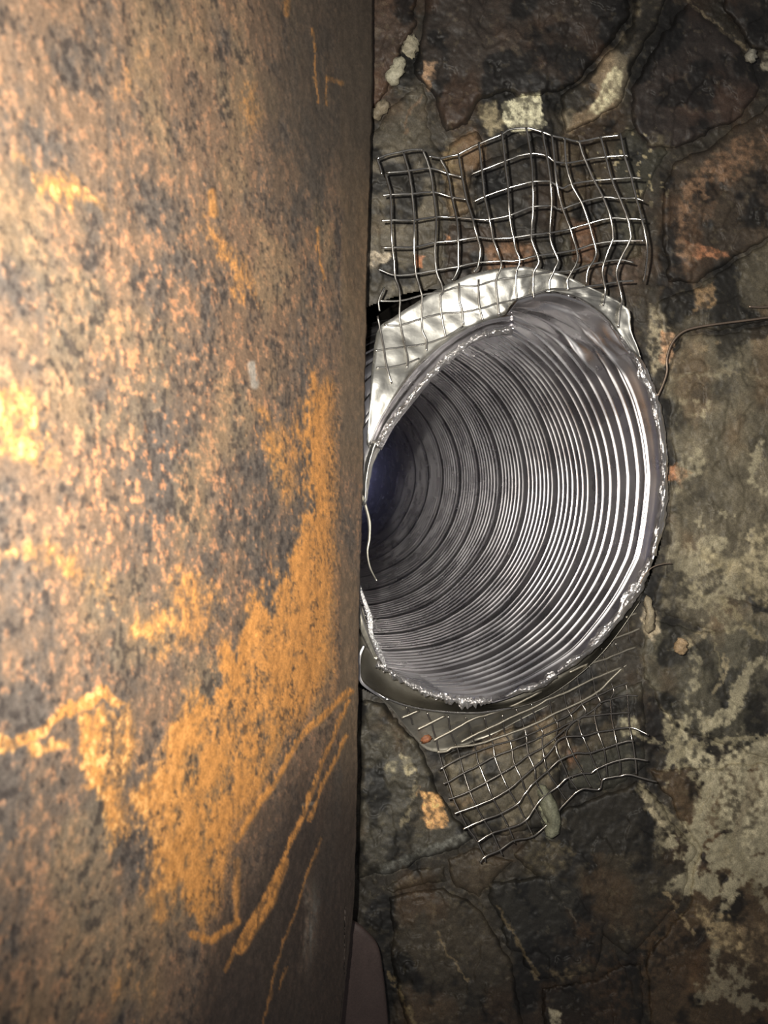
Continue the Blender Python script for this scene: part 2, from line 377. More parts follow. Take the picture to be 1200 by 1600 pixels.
K_WALL = .80
med_ = fbm(GX/34, GY/34, 5, 7.7); fin_ = fbm(GX/8, GY/8, 4, 3.3)
hole = sdf(GX, GY, RIM); hole = np.maximum(hole, 326-np.hypot(GX-710, GY-780))+5
hf = hole[:-1, :-1] > 0; hf = hf & (hole[1:, 1:] > 0) & (hole[1:, :-1] > 0) & (hole[:-1, 1:] > 0)
base_col = np.ones(GX.shape+(3,))*np.array([54, 49, 41.])
stone_sd = []; fin0 = fbm(GX/8, GY/8, 4, 3.3)
for poly, H, tilt, c, lab in STONES:
    sd = sdf(WX, WY, poly); stone_sd.append(sd)
    w = sst(-5, 4, sd+(fin0-.5)*10); base_col = base_col*(1-w[..., None])+np.array(c, float)*w[..., None]
CW = lin(wall_colour(base_col))*K_WALL
D0 = wall_d(GX)
faces_all = grid_faces(*GX.shape)
fi = np.arange(len(faces_all)); nfc = GX.shape[1]-1
hole_f = hf.ravel()
ter = fbm(GX/60, GY/80, 6, 14.)*5; ter = (np.floor(ter)+sst(.86, 1, ter-np.floor(ter)))/5
rough_m = (ter-.5)*.005+(med_-.5)*.002+(fin_-.5)*.0009
Vb = P(GX, GY, D0-rough_m).reshape(-1, 3)
wall = mesh_np('wall_back', *compact(Vb, faces_all[~hole_f], CW.reshape(-1, 3))[:2], M_wall, col=compact(Vb, faces_all[~hole_f], CW.reshape(-1, 3))[2])
wall['kind'] = 'structure'
def cy_(p): return np.mean([q[1] for q in p])
for (poly, H, tilt, c, lab), sd in zip(STONES, stone_sd):
    H = H/1000.*(.85 if cy_(poly) < 260 or 1080 < cy_(poly) < 1300 and poly[0][0] < 800 else .5)
    cx = np.mean([p[0] for p in poly]); cy = np.mean([p[1] for p in poly])
    prof = np.where(sd > 0, 1-np.exp(-sd/3.2), sd/3.0)
    blk = (fbm(GX/60+H*999, GY/60, 3, 9.)-.5)*H*.6
    dd = D0-H*prof*.95-blk*sst(0, 20, sd)-rough_m*1.2-tilt[0]*(GX-cx)/F*.4*sst(0, 40, sd)
    keep = (sd[:-1, :-1] > -5) & (sd[1:, 1:] > -5) & (sd[:-1, 1:] > -5) & (sd[1:, :-1] > -5)
    keep = keep.ravel() & ~hole_f
    if keep.sum() < 10: continue
    V, f, cc = compact(P(GX, GY, dd).reshape(-1, 3), faces_all[keep], CW.reshape(-1, 3))
    name = 'mortar_ridge' if lab and 'mortar' in lab else 'stone'
    o = mesh_np(name, V, f, M_wall, wall, cc)
    if lab: o['label'] = lab

def lump(name, pts, rad, depth, colr, parent, seed=1):
    """lumpy closed piece of mortar following a short line"""
    p = crom([P(x, y, depth+dz) for x, y, dz in pts], 6); m = len(p); n = 14
    T = np.gradient(p, axis=0); T /= np.linalg.norm(T, axis=1)[:, None]
    ref = np.array([0, 1., 0]); N = ref-T*(T@ref)[:, None]; N /= np.linalg.norm(N, axis=1)[:, None]; B = np.cross(T, N)
    s = np.linspace(0, 1, m); env = np.sqrt(np.clip(1-(2*s-1)**4, 0, 1))+.02
    a = np.arange(n)*2*math.pi/n
    q = fbm(np.cos(a)[None, :]*1.9+s[:, None]*9+seed*7, np.sin(a)[None, :]*1.9+seed+0*s[:, None], 5, 0, .65)
    rr = rad*env[:, None]*(.15+1.6*q)
    V = p[:, None]+rr[..., None]*(np.cos(a)[None, :, None]*N[:, None]+np.sin(a)[None, :, None]*B[:, None])
    V = np.vstack([V.reshape(-1, 3), p[0], p[-1]])
    f = grid_faces(m, n, True).tolist()+[[m*n, (i+1) % n, i] for i in range(n)]+[[m*n+1, (m-1)*n+i, (m-1)*n+(i+1) % n] for i in range(n)]
    me = bpy.data.meshes.new(name); me.from_pydata(V.tolist(), [], f); me.polygons.foreach_set('use_smooth', [True]*len(f))
    at = me.color_attributes.new('tint', 'FLOAT_COLOR', 'POINT')
    cc = np.ones((len(V), 4), np.float32); cc[:, :3] = lin(colr)*K_WALL
    cc[:, :3] *= (.75+.5*R_.rand(len(V)))[:, None]; at.data.foreach_set('color', cc.ravel()); me.update(); me.materials.append(M_wall)
    o = bpy.data.objects.new(name, me); COL.objects.link(o); o.parent = parent; return o

lump('mortar_lump', [(646,62,0),(641,75,-.002),(634,86,0)], .0042, .411, (158,150,128), wall, 1)
lump('mortar_lump', [(628,92,0),(620,110,-.003),(611,134,0)], .0036, .411, (168,162,140), wall, 2)
lump('mortar_lump', [(604,158,0),(594,172,-.002),(584,186,0)], .0034, .411, (130,118,98), wall, 3)
lump('mortar_lump', [(844,1226,0),(856,1250,-.001),(866,1284,-.002),(857,1308,0)], .0036, .412, (122,122,102), wall, 4)
lump('mortar_lump', [(1066,1002,0),(1063,1010,-.002),(1062,1018,0)], .0032, .417, (176,150,116), wall, 5)
lump('mortar_lump', [(1176,80,0),(1170,95,-.002)], .0028, .418, (150,146,132), wall, 6)
lump('mortar_lump', [(664,1150,0),(668,1160,-.002)], .0028, .407, (150,95,62), wall, 7)
lump('mortar_lump', [(1010,930,0),(1016,960,-.002),(1012,990,0)], .0022, .417, (150,138,114), wall, 8)

# ------------------------------------------------------------------ the rusted steel plate at the left
PM, PX, PD = .35, -.0095, .38
def plate_d(px): return (PX-PM*PD)/((np.asarray(px, float)-600)/F-PM)
EDGE = np.array([(590,-500),(583,-50),(582,160),(576,350),(572,520),(567,760),(561,950),(558,1250),(554,1400),(547,1470),(530,1620),(500,2100)], float)
vy = axis(-500, -8, 1608, 2100, 1.9, 20)
sx = np.concatenate([[-1500., -900, -500, -260, -120, -60], np.arange(-20, 440, 2.1), np.arange(440, 540, 1.8)])
xe = np.interp(vy, EDGE[:, 1], EDGE[:, 0])+(fbm(vy/22, vy*0, 4, 2.)-.5)*3.5
LX, LY = np.meshgrid(sx, vy)
tE = (np.arange(0, 18)+1)/18.
BX = 538.2+(xe[:, None]-538.2)*tE[None, :]
low = xe < 541
BX[low] = xe[low, None]-1.2*(1-tE[None, :])
LX = np.where(low[:, None], np.minimum(LX, xe[:, None]-1.4), LX)
QX = np.hstack([LX, BX]); QY = np.hstack([LY, np.repeat(vy[:, None], 18, 1)])
QD = plate_d(QX)
S = PX*0+(PD-QD)*math.sqrt(1+PM*PM)*1000          # mm along the plate from its far edge
Z = (800-QY)/F*QD*1000                            # mm up
def plate_colour():
    n0 = fbm(S/60, Z/75, 5, 1.2); n1 = fbm(S/9+3, Z/12, 5, 5.1); n2 = fbm(S/2.0, Z/2.5, 4, 9.3); n3 = fbm(S/.85, Z/1.0, 3, 2.9)
    dark = np.array([98, 89, 82.]); brown = np.array([134, 108, 86.]); ochre = np.array([212, 146, 78.]); salmon = np.array([202, 138, 96.]); cream = np.array([224, 178, 118.])
    C = np.ones(QX.shape+(3,))*dark
    def mixin(c, w):
        nonlocal C
        C = C*(1-w[..., None])+np.asarray(c, float)*w[..., None]
    wx = QX+(n1-.5)*50+(n2-.5)*26; wy = QY+(fbm(S/14, Z/20, 5, 15.)-.5)*60+(fbm(S/3.4, Z/4.2, 4, 19.)-.5)*26
    # warm brown film of rust
    mixin(brown, sst(.36, .62, n0*.45+n1*.4+n2*.25)*.85)
    # salmon speckle
    zone = np.exp(-((QX-210)/190)**2-((QY-720)/330)**2)
    mixin(salmon, sst(.57, .68, n2*.58+n3*.30+n1*.16+.03*(zone-.6))*(.30+.55*zone))
    mixin(np.array([150, 128, 96.]), sst(.52, .7, fbm(S/25, Z/30, 4, 27.))*.35)
    # ochre fields
    z = np.zeros(QX.shape)
    for poly, s, a in [
        ([(486,560),(530,600),(532,900),(527,1062),(492,1124),(450,1184),(402,1270),(372,1340),(352,1420),(312,1462),(250,1400),(214,1330),(195,1250),(240,1150),(310,1080),(350,1000),(420,900),(468,800),(458,700)], 40, 1),
        ([(398,628),(440,640),(470,740),(462,790),(425,760),(400,700)], 25, .85),
        ([(318,318),(350,360),(395,420),(412,478),(392,492),(350,430),(312,352)], 22, .8),
        ([(200,960),(290,880),(370,930),(330,1020),(240,1040)], 30, .75), ([(120,1120),(210,1095),(228,1160),(200,1230),(215,1330),(160,1340),(140,1230)], 26, .9),
        ([(170,1240),(240,1220),(330,1290),(330,1400),(270,1480),(200,1380)], 35, .7), ([(30,240),(120,265),(190,330),(150,345),(60,300)], 22, .75),
        ([(0,590),(60,600),(110,720),(60,750),(-40,730),(-40,600)], 30, .75), ([(-40,850),(100,845),(190,890),(200,980),(170,960),(100,900),(-40,900)], 26, .7),
        ([(190,40),(260,60),(250,150),(200,190),(160,120)], 40, .45), ([(380,110),(415,130),(430,190),(400,215),(378,170)], 20, .6),
        ([(-60,1160),(40,1150),(110,1110),(165,1082),(200,1112),(160,1112),(90,1150),(40,1180),(-60,1195)], 8, 1), ([(40,1165),(115,1160),(118,1180),(40,1190)], 8, .8),
        ([(190,1500),(240,1460),(270,1560),(230,1640),(180,1600)], 30, .5), ([(-60,1270),(30,1280),(40,1330),(-60,1340)], 25, .5)]:
        z = np.maximum(z, a*sst(-s, s, sdf(wx, wy, poly)))
    grainy = sst(.42, .74, z*.44+n1*.30+n2*.32+n3*.2-.155+.05*sst(380, 500, QX)*(QY < 1120))
    mixin(ochre*(1)*np.ones(3), grainy*np.clip(z*1.2, 0, 1)*.9)
    mixin(cream, sst(.6, .72, n2*.6+n3*.3+z*.12)*sst(.4, .8, z)*(1-sst(150, 320, QX))*.7)
    # dark pits
    mixin((52, 46, 44), sst(.56, .72, fbm(S/1.5, Z/1.9, 4, 33.)*.7+(1-n1)*.35-z*.06)*.6)
    # grey mineral bloom low down, pale scuff in the middle
    g = (1-sst(0, 17, ldist(QX+(n1-.5)*10+(n2-.5)*16, QY, [(482,1358),(488,1420),(486,1470),(474,1530)])))*sst(1340, 1420, QY)*(1-sst(1450, 1560, QY))
    mixin((150, 152, 146), g*.8*(.4+.6*sst(.4, .6, fbm(S/2.5, Z/14, 3, 61.)))); mixin((122, 124, 116), (1-sst(5, 26, ldist(QX, QY, [(545,1180),(525,1300),(498,1400)])))*.35)
    mixin((176, 170, 160), (1-sst(3, 9, ldist(QX+(n2-.5)*8, QY, [(394,570),(396,602)])))*.8); mixin((210, 205, 195), (1-sst(1.5, 3.5, ldist(QX, QY, [(474,1258),(490,1255)]))))
    # the far margin is browner, and darker at its top and lower right
    edge = sst(528, 536, QX+(n1-.5)*14)*.75*(1-.75*sst(720, 760, QY)*(1-sst(850, 930, QY)))
    mixin((116, 98, 78), edge); mixin((78, 70, 62), sst(380, 470, QX+(n1-.5)*90)*(1-sst(180, 420, QY+(n1-.5)*90))*.75)
    mixin((60, 52, 48), sst(-20, 90, (QX-400)+(QY-1250)*.42+(n1-.5)*60)*sst(1100, 1300, QY)*.85*(1-g*.6)*(1-sst(.5, .9, z)))
    # streaks run by water
    for ln, hw, a in [([(546,1080),(505,1118),(462,1160),(440,1205),(408,1255),(372,1312)], 5, .95), ([(545,1095),(505,1188),(470,1282),(430,1370),(402,1425),(352,1516)], 3.2, .9),
                      ([(444,1345),(422,1412),(398,1450),(378,1486)], 6, .95), ([(542,1150),(505,1225),(482,1282)], 3, .8), ([(502,1310),(470,1400),(438,1484),(410,1605)], 2, .6),
                      ([(448,1512),(436,1545)], 2.2, .6), ([(300,1460),(330,1470),(372,1440)], 6, .9), ([(310,1415),(318,1470)], 4, .7), ([(372,1345),(368,1440)], 5, .7),
                      ([(489,45),(493,110),(497,160)], 1.6, .7), ([(495,355),(499,400),(507,436)], 2, .8), ([(484,618),(483,660)], 2, .7), ([(513,122),(535,130)], 4, .5), ([(512,122),(511,165)], 1.5, .6),
                      ([(447,0),(447,22)], 5, .6), ([(331,300),(334,335)], 6, .7), ([(362,1020),(350,1090),(345,1150)], 5, .4)]:
        w = (1-sst(hw*.5, hw*1.5, ldist(QX+(n2-.5)*7+(n1-.5)*8, QY+(n3-.5)*5, ln)))*a*(.6+.4*sst(.4, .55, n2))
        mixin(ochre, w)
    C *= (.78+.28*n2+.18*n3)[..., None]
    return np.clip(C, 8, 250)
pc = lin(plate_colour())*.9
rel = (fbm(S/30, Z/36, 4, 3.)-.5)*1.4+(fbm(S/2.0, Z/2.5, 4, 9.3)-.5)*.3+(fbm(S/9, Z/12, 3, 4.)-.5)*.5
Vp = P(QX, QY, QD)
nrm = np.array([1, -PM, 0])/math.hypot(1, PM)
rel_edge = rel*(1-.7*(QX > xe[:, None]-3))
Vf = (Vp+rel_edge[..., None]*nrm/1000).reshape(-1, 3)
nr_, nc_ = QX.shape
fp = grid_faces(nr_, nc_)
back = (Vp-nrm*.004).reshape(-1, 3)
bidx = np.arange(nr_*nc_).reshape(nr_, nc_)
# back face: coarse sheet, joined to the front along the far edge
e = bidx[:, -1]; k = nr_*nc_; ebk = k+np.arange(nr_); lbk = k+nr_+np.arange(nr_)
Vall = np.vstack([Vf, back[e], back[bidx[:, 0]]])
f_edge = np.stack([e[:-1], ebk[:-1], ebk[1:], e[1:]], -1); f_back = np.stack([ebk[:-1], lbk[:-1], lbk[1:], ebk[1:]], -1)
f_left = np.stack([lbk[:-1], bidx[:-1, 0], bidx[1:, 0], lbk[1:]], -1)
call = np.vstack([pc.reshape(-1, 3), pc.reshape(-1, 3)[e]*.7, pc.reshape(-1, 3)[bidx[:, 0]]*.7])
plate = mesh_np('steel_plate', Vall, np.vstack([fp, f_edge, f_back, f_left]), M_plate, col=call)
tag(plate, 'large steel plate with mottled orange rust filling the left half of the view', 'steel plate')

# ledge showing past the plate's lower end
def slab(name, poly, d, thick, colr, mat, seed=0):
    x0, x1 = min(p[0] for p in poly), max(p[0] for p in poly); y0, y1 = min(p[1] for p in poly), max(p[1] for p in poly)
    pts = crom(poly+[poly[0]], 5)[:-1]; n = len(pts)
    c = pts.mean(0); rings = []; cols = []
    for s, dz in [(0, 0), (.3, 0), (.55, 0), (.75, 0), (.9, 0), (.965, .0002), (1, .0018), (1, thick)]:
        q = c+(pts-c)*s; dd = d+dz+(fbm(q[:, 0]/30, q[:, 1]/30, 3, seed)-.5)*.001
        rings.append(P(q[:, 0], q[:, 1], dd))
        cols.append(lin(colr)*(.75+.5*fbm(q[:, 0]/20, q[:, 1]/20, 4, seed+3.))[:, None])
    V = np.vstack(rings); return mesh_np(name, V, grid_faces(len(rings), n, True), mat, col=np.vstack(cols))
ledge = slab('iron_ledge', [(470,1432),(520,1430),(552,1438),(572,1453),(590,1476),(598,1515),(606,1590),(612,1700),(616,1900),(470,1900),(440,1650)], .388, .03, (62,50,47), M_slab)
tag(ledge, 'smooth purple brown iron ledge with a cut corner at the bottom, behind the rusted plate', 'iron ledge')

# ------------------------------------------------------------------ the chimney liner
liner = thing('chimney_liner', 'corrugated stainless flue liner with a ragged cut mouth set in the stone wall', 'pipe', tuple(C0))
# dark flue lining added behind the wall to shut out light round the liner
fa = np.linspace(0, 2*math.pi, 49)[:-1]; fr = []
for t_, k_ in [(0, 1.2), (.05, 1.2), (.4, 1.25), (1.2, 1.25), (1.7, 1.25)]:
    rad_ = 325/F*.395*k_*(1+.04*np.sin(fa*7+t_*9))
    ax1 = np.cross(AX, [0, 0, 1.]); ax1 /= np.linalg.norm(ax1); ax2 = np.cross(ax1, AX)
    fr.append(C0+AX*t_+bend(t_)*np.array([1, 0, 0])+rad_[:, None]*(np.cos(fa)[:, None]*ax1+np.sin(fa)[:, None]*ax2))
hx = 710+372*np.cos(fa); fr[0] = P(hx, 780-372*np.sin(fa), wall_d(hx)+.0035)
fv = np.vstack(fr); flue = mesh_np('flue_lining', fv, grid_faces(len(fr), 48, True), M_wall, col=np.ones((len(fv), 3))*lin((40, 35, 30)))
adopt(flue, liner)

e1 = np.cross(AX, [0, 0, 1.]); e1 /= np.linalg.norm(e1); e2 = np.cross(e1, AX)
if e1[0] < 0: e1 = -e1
if e2[2] < 0: e2 = -e2
RAD = 325/F*.395*1.0
rp = np.array(RIM+[RIM[0]], float)
nseg = 224
phi = np.arange(nseg)*2*math.pi/nseg
# rim line by angle about the mouth's centre
rd = crom(RIM+[RIM[0]], 10)
ang = np.unwrap(np.arctan2(-(rd[:, 1]-780), rd[:, 0]-710)); rad = np.hypot(rd[:, 0]-710, rd[:, 1]-780)
def rim_px(ph):
    o = np.argsort(ang); a = ang[o]; r = rad[o]
    a3 = np.concatenate([a-2*math.pi, a, a+2*math.pi]); r3 = np.concatenate([r, r, r])
    rr = np.interp(ph, a3, r3); return 710+rr*np.cos(ph), 780-rr*np.sin(ph)
PITCH = .0545
# one turn of the rolled strip: (place in the turn 0..1, radial offset in mm; negative stands inwards)
TURN = [(0, 0), (.006, 1.3), (.03, 1.35), (.08, .7), (.122, .05), (.134, 0), (.138, -1.05), (.144, -1.35), (.150, -.9), (.154, 0), (.166, 0), (.170, -.8), (.176, -1.05), (.182, -.7), (.187, 0)]
for k_ in range(6):
    c_ = .275+k_*.131
    TURN += [(c_-.03, .08), (c_-.009, 0), (c_-.006, -1.05), (c_, -1.4), (c_+.005, -1.1), (c_+.010, -.02), (c_+.035, .08)]
TURN = sorted(q for q in TURN if q[0] < .999)
TP = [.0525, .0525, .0525, .054, .058, .070, .080, .087, .090, .093, .095]+[.097]*9      # the liner is drawn out further in
TS = np.concatenate([[0], np.cumsum(TP)])+.002
t1 = np.concatenate([[(q[0]-1)*PITCH+.002 for q in TURN]]+[[TS[j]+q[0]*TP[j] for q in TURN] for j in range(len(TP))])
o1 = np.concatenate([[q[1] for q in TURN]]+[[q[1]*(TP[j]/.0545)**1.1 for q in TURN] for j in range(len(TP))])
t1 = np.concatenate([[0], t1[t1 > .0005]]); o1 = o1[-len(t1):]; o1[0] = 0
rpx, rpy = rim_px(phi)
rim3 = P(rpx, rpy, rim_d(rpx, rpy))
circ = C0+RAD*(np.cos(phi)[:, None]*e1+np.sin(phi)[:, None]*e2)
delta = rim3-circ
T_, PH = np.meshgrid(t1, phi, indexing='ij')
crush = np.linalg.norm(delta, axis=1); 
flare = sst(0, .09, np.cos(phi-math.radians(66))-.85)                      # smooth fluted part, upper right
rib_on = sst(.0, .005, T_)*(1-flare[None, :]*(1-sst(.014, .034, T_)))
off = o1[:, None]*rib_on/1000
wob = (fbm(T_*9+PH*0, np.cos(PH)*2+5, 3, 2.)-.5)*.004*sst(0, .1, T_)
flute = flare[None, :]*np.exp(-(T_/.03)**2)*sst(0, .004, T_)*(np.sin(T_*900-PH*13)*.0009+np.sin(T_*420-PH*9+2)*.0012+(fbm(T_*330-PH*6, PH*2.2, 4, 5.)-.5)*.007)
Rr = RAD+off+wob+flute
Vt = C0+AX*T_[..., None]+bend(T_)[..., None]*np.array([1, 0, 0])+Rr[..., None]*(np.cos(PH)[..., None]*e1+np.sin(PH)[..., None]*e2)
tl = np.where(delta@(np.cos(0)*e1) > .02, .10, .10)
inward = np.sum(delta*(np.cos(phi)[:, None]*e1+np.sin(phi)[:, None]*e2), axis=1) < -.003
wl = np.where(inward, .085, .05)
w = np.clip(1-T_/wl[None, :], 0, 1)**1.6
Vt = Vt+w[..., None]*delta[None]
tb = mesh_np('corrugated_tube', Vt.reshape(-1, 3), grid_faces(len(t1), nseg, True), M_tube); adopt(tb, liner)
so = tb.modifiers.new('thickness', 'SOLIDIFY'); so.thickness = .0003; so.offset = 1

def collar_d(x, y):
    """the bright collar leans towards the firebox: nearer at its top"""
    d = .41
    for _ in range(3):
        z = (800-y)/F*d; xx = (x-600)/F*d
        d = .3895-.10*min(max(z-.095, -.03), .03)+.12*min(xx-.035, 0)+.06*max(xx-.08, 0)
    w = float(sst(500, 600, np.array(float(y))))*(1. if x < 760 else 0.)
    d = d*(1-w)+(float(rim_d(x, y))-.001)*w
    return d
def rc(pts, dd=0.0): return np.array([P(x, y, collar_d(x, y)+dd) for x, y in pts])
def rl(pts, dd=0.0):
    """pixel line (x, y[, extra depth]) on the plane of the mouth"""
    out = []
    for p in pts:
        ex = p[2] if len(p) > 2 else 0
        out.append(P(p[0], p[1], float(rim_d(p[0], p[1]))+dd+ex))
    return np.array(out)

# traced courses of the upper wire mesh (also press dents into the collar)
UV = [
 [(602,270),(610,304),(611,344),(613,387),(616,410),(617,430),(623,450),(625,470),(624,490),(626,508),(632,536),(637,560),(636,575)],
 [(630,238),(638,267),(644,303),(647,344),(647,387),(648,410),(650,428),(655,446),(659,464),(659,500),(660,516),(666,532),(666,548)],
 [(660,234),(671,263),(677,300),(681,339),(680,379),(680,402),(682,424),(689,442),(692,456),(688,464),(689,488),(692,506),(696,526)],
 [(687,247),(699,271),(706,308),(713,340),(716,376),(716,398),(716,418),(712,430),(706,438)], [(717,443),(718,470),(722,486),(724,508)],
 [(716,241),(722,277),(729,313),(738,341),(746,371),(750,386),(749,404),(746,418),(740,425)], [(748,437),(748,470),(751,486),(754,500)],
 [(748,222),(753,266),(757,306),(764,338),(770,372),(778,394),(783,410),(782,420),(776,434),(775,446),(777,464),(780,494)],
 [(784,205),(789,252),(794,294),(796,336),(802,370),(806,390),(812,408),(807,424),(806,446),(808,468)],
 [(822,199),(829,240),(832,282),(833,322),(830,368),(833,382),(842,408),(834,426),(833,450),(834,466)],
 [(847,205),(854,244),(860,284),(862,320),(859,364),(865,390),(872,406),(866,422),(859,438),(858,454)],
 [(862,211),(866,252),(870,290),(879,326),(891,358),(902,396),(900,412),(890,430),(886,440),(888,454)],
 [(882,215),(884,254),(893,288),(908,316),(920,349),(931,390),(928,406),(918,422),(916,444)],
 [(904,219),(914,250),(928,282),(942,308),(954,340),(958,370),(956,378),(946,404),(941,424),(944,442),(946,454),(942,478)],
 [(938,213),(946,244),(955,279),(968,310),(980,340),(985,364),(984,376),(970,404),(963,426),(967,446),(972,468),(968,488),(966,512)],
 [(969,209),(976,244),(986,277),(994,310),(1002,340),(1009,370),(1011,396),(1009,416),(1005,440)],
 [(589,248),(593,260),(597,272)], [(600,449),(592,470),(593,486)], [(590,494),(596,526),(600,548),(605,575),(612,600)]]
UH = [
 [(589,248),(608,241),(627,237),(645,234),(660,234)], [(670,244),(687,247),(702,244),(716,241),(733,232),(748,225),(784,210),(797,203),(822,200),(846,206),(862,212),(882,216),(904,221),(938,215),(969,211)],
 [(603,270),(638,267),(671,263),(699,271),(722,277)], [(737,272),(753,266),(789,252),(810,244),(829,240),(853,243),(866,252),(884,255),(914,250),(946,245),(976,243),(981,245)],
 [(598,305),(610,304),(644,303),(677,300),(706,308),(729,312)], [(740,315),(757,307),(794,294),(808,290),(832,284),(860,284),(870,291),(880,294),(893,288),(928,282),(956,280),(986,278),(1002,279)],
 [(596,345),(611,344),(647,344),(680,339),(712,340),(738,342),(763,343),(796,337),(808,332),(833,323),(862,322),(875,327),(908,316),(940,308),(968,310),(994,310),(1006,314)],
 [(595,387),(647,386),(680,379),(714,376),(744,371),(770,373),(802,371),(830,367),(858,364),(890,358),(920,349),(954,341),(980,342),(1008,343)],
 [(590,420),(616,430),(650,428),(682,422),(718,416),(748,410),(782,408),(810,407),(836,400),(868,396),(902,390),(930,381),(958,377),(986,376),(1006,376)],
 [(592,470),(625,470),(660,461),(690,456),(718,448),(748,446),(774,438),(806,434),(838,428),(862,425),(892,423),(920,414),(944,409),(970,406),(990,410)],
 [(600,508),(626,508),(658,498),(690,490),(720,488),(752,482),(778,474),(806,468),(834,460),(860,452),(886,452),(914,448),(946,444),(968,440),(990,439)],
 [(586,548),(602,546),(633,542),(668,536),(696,526),(724,510)], [(588,575),(610,574),(636,568),(655,560)]]
# upper collar of bright sheet steel
UO = [(573,692),(577,635),(582,570),(590,515),(612,497),(642,478),(690,448),(740,428),(800,417),(840,419),(882,430),(932,453),(965,470),(984,486),(986,515),(1002,560)]
UI = [(578,702),(594,660),(627,605),(657,568),(692,538),(722,518),(760,502),(788,492),(796,480),(806,470),(830,460),(860,455),(895,462),(932,483),(958,508),(986,548)]
UM = [((a[0]+b[0])/2, (a[1]+b[1])/2) for a, b in zip(UO, UI)]
def dent(B):
    q = fbm(B[..., 0]*110, B[..., 2]*110, 3, 4.)-.5; q2 = ridge(B[..., 0]*50, B[..., 2]*50, 3, 8.)-.5
    B = B.copy(); x = 600+F*B[..., 0]/B[..., 1]; y = 800-F*B[..., 2]/B[..., 1]
    dm = np.full(x.shape, 99.)
    for l in UV+UH[-4:]: dm = np.minimum(dm, ldist(x, y, l))
    B[..., 1] += q*.0022+q2*.0012+.0005*np.exp(-(dm/7)**2); return B
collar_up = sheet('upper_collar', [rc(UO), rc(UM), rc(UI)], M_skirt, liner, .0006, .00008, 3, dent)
collar_up['label'] = 'bright dented sheet steel collar above the mouth'
# lower skirt, flat and dull
LO = [(564,1070),(610,1105),(668,1172),(738,1160),(815,1124),(888,1084),(945,1052),(990,1015),(1005,960),(1014,893)]
LI = [(566,1060),(602,1084),(660,1102),(740,1108),(820,1096),(880,1067),(930,1024),(968,980),(998,932),(1008,888)]
LM = [((a[0]+b[0])/2, (a[1]+b[1])/2) for a, b in zip(LO, LI)]
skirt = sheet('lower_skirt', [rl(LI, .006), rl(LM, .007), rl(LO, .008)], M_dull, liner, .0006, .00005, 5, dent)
skirt['label'] = 'dull flat sheet steel skirt under the mouth'
# lower bowl shaped collar
BI = [(563,938),(580,1000),(600,1042),(650,1076),(700,1094),(760,1101),(820,1082),(870,1056),(915,1027),(950,988),(985,942)]
BO = [(559,1010),(563,1062),(602,1090),(660,1108),(740,1114),(800,1106),(850,1090),(893,1062),(932,1028),(968,985),(1000,938)]
BM = [((a[0]+b[0])/2, (a[1]+b[1])/2) for a, b in zip(BI, BO)]
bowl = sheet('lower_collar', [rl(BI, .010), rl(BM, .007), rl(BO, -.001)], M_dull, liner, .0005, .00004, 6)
tube('collar_bead', crom(rl(BO[0:6], -.0012), 10), .0005, M_wire, liner)

# torn, folded lip of the cut
def ragged(name, pts, w, dd, amp, seed, mat=M_torn, tilt=.003, label=None, fq=9., cru=.0012):
    rs = np.random.RandomState(seed)
    p = crom([q[:2] for q in pts], 22); m = len(p)
    T = np.gradient(p, axis=0); T /= np.linalg.norm(T, axis=1)[:, None]+1e-9; N = np.stack([-T[:, 1], T[:, 0]], 1)
    ws = np.interp(np.linspace(0, 1, m), np.linspace(0, 1, len(w)), w)
    a = fbm(np.arange(m)/fq, np.zeros(m)+seed, 4)-.5; b = fbm(np.arange(m)/fq*1.4, np.zeros(m)+seed+9, 4)-.5
    rows = []
    K = 9
    for i in range(K):
        s = i/(K-1)
        lat = (s-.5)*ws+(a*amp if i > K//2 else b*amp*.6)*abs(s-.5)*2*ws
        x = p[:, 0]+N[:, 0]*lat; y = p[:, 1]+N[:, 1]*lat
        cr = fbm(np.arange(m)/(fq*.7)+i*1.1, np.zeros(m)+seed+i*.8, 4)-.5
        d = rim_d(x, y)+dd-tilt*math.sin(s*math.pi)+cr*cru*2
        rows.append(P(x, y, d))
    B = np.stack(rows, 0); nr, nc = B.shape[:2]; kk = nr*nc
    V = np.vstack([B.reshape(-1, 3), (B+np.array([0, .0006, 0])).reshape(-1, 3)])
    f = grid_faces(nr, nc); ring = list(range(nc))+[r*nc+nc-1 for r in range(1, nr)]+list(range(kk-2, kk-nc-1, -1))+[r*nc for r in range(nr-2, 0, -1)]
    side = np.array([[ring[i], ring[(i+1) % len(ring)], ring[(i+1) % len(ring)]+kk, ring[i]+kk] for i in range(len(ring))])
    o = mesh_np(name, V, np.vstack([f, f[:, ::-1]+kk, side]), mat, smooth=False); adopt(o, liner)
    if label: o['label'] = label
    return o
ragged('torn_edge', [(988,550),(1004,578),(1021,622),(1033,682),(1038,745),(1034,800),(1021,868)], [8,14,17,13,13,15,9], -.001, .9, 3)
ragged('torn_edge', [(1016,872),(1006,900),(985,936),(950,982),(914,1020),(872,1050)], [8,14,20,15,11,9], -.001, .9, 7)
ragged('torn_edge', [(868,1053),(845,1068),(815,1078),(790,1088)], [9,12,10,4], -.001, 1.0, 8)
ragged('torn_edge', [(588,1038),(610,1050),(650,1075),(690,1090),(730,1096),(768,1096)], [9,11,9,13,17,10], -.002, 1.3, 9, fq=3., cru=.0014)
ragged('torn_edge', [(902,462),(935,482),(960,508),(986,545)], [7,9,8,10], -.002, 1.0, 12)
ragged('torn_edge', [(800,468),(825,458),(860,453),(900,460)], [5,9,9,7], -.003, 1.2, 14)
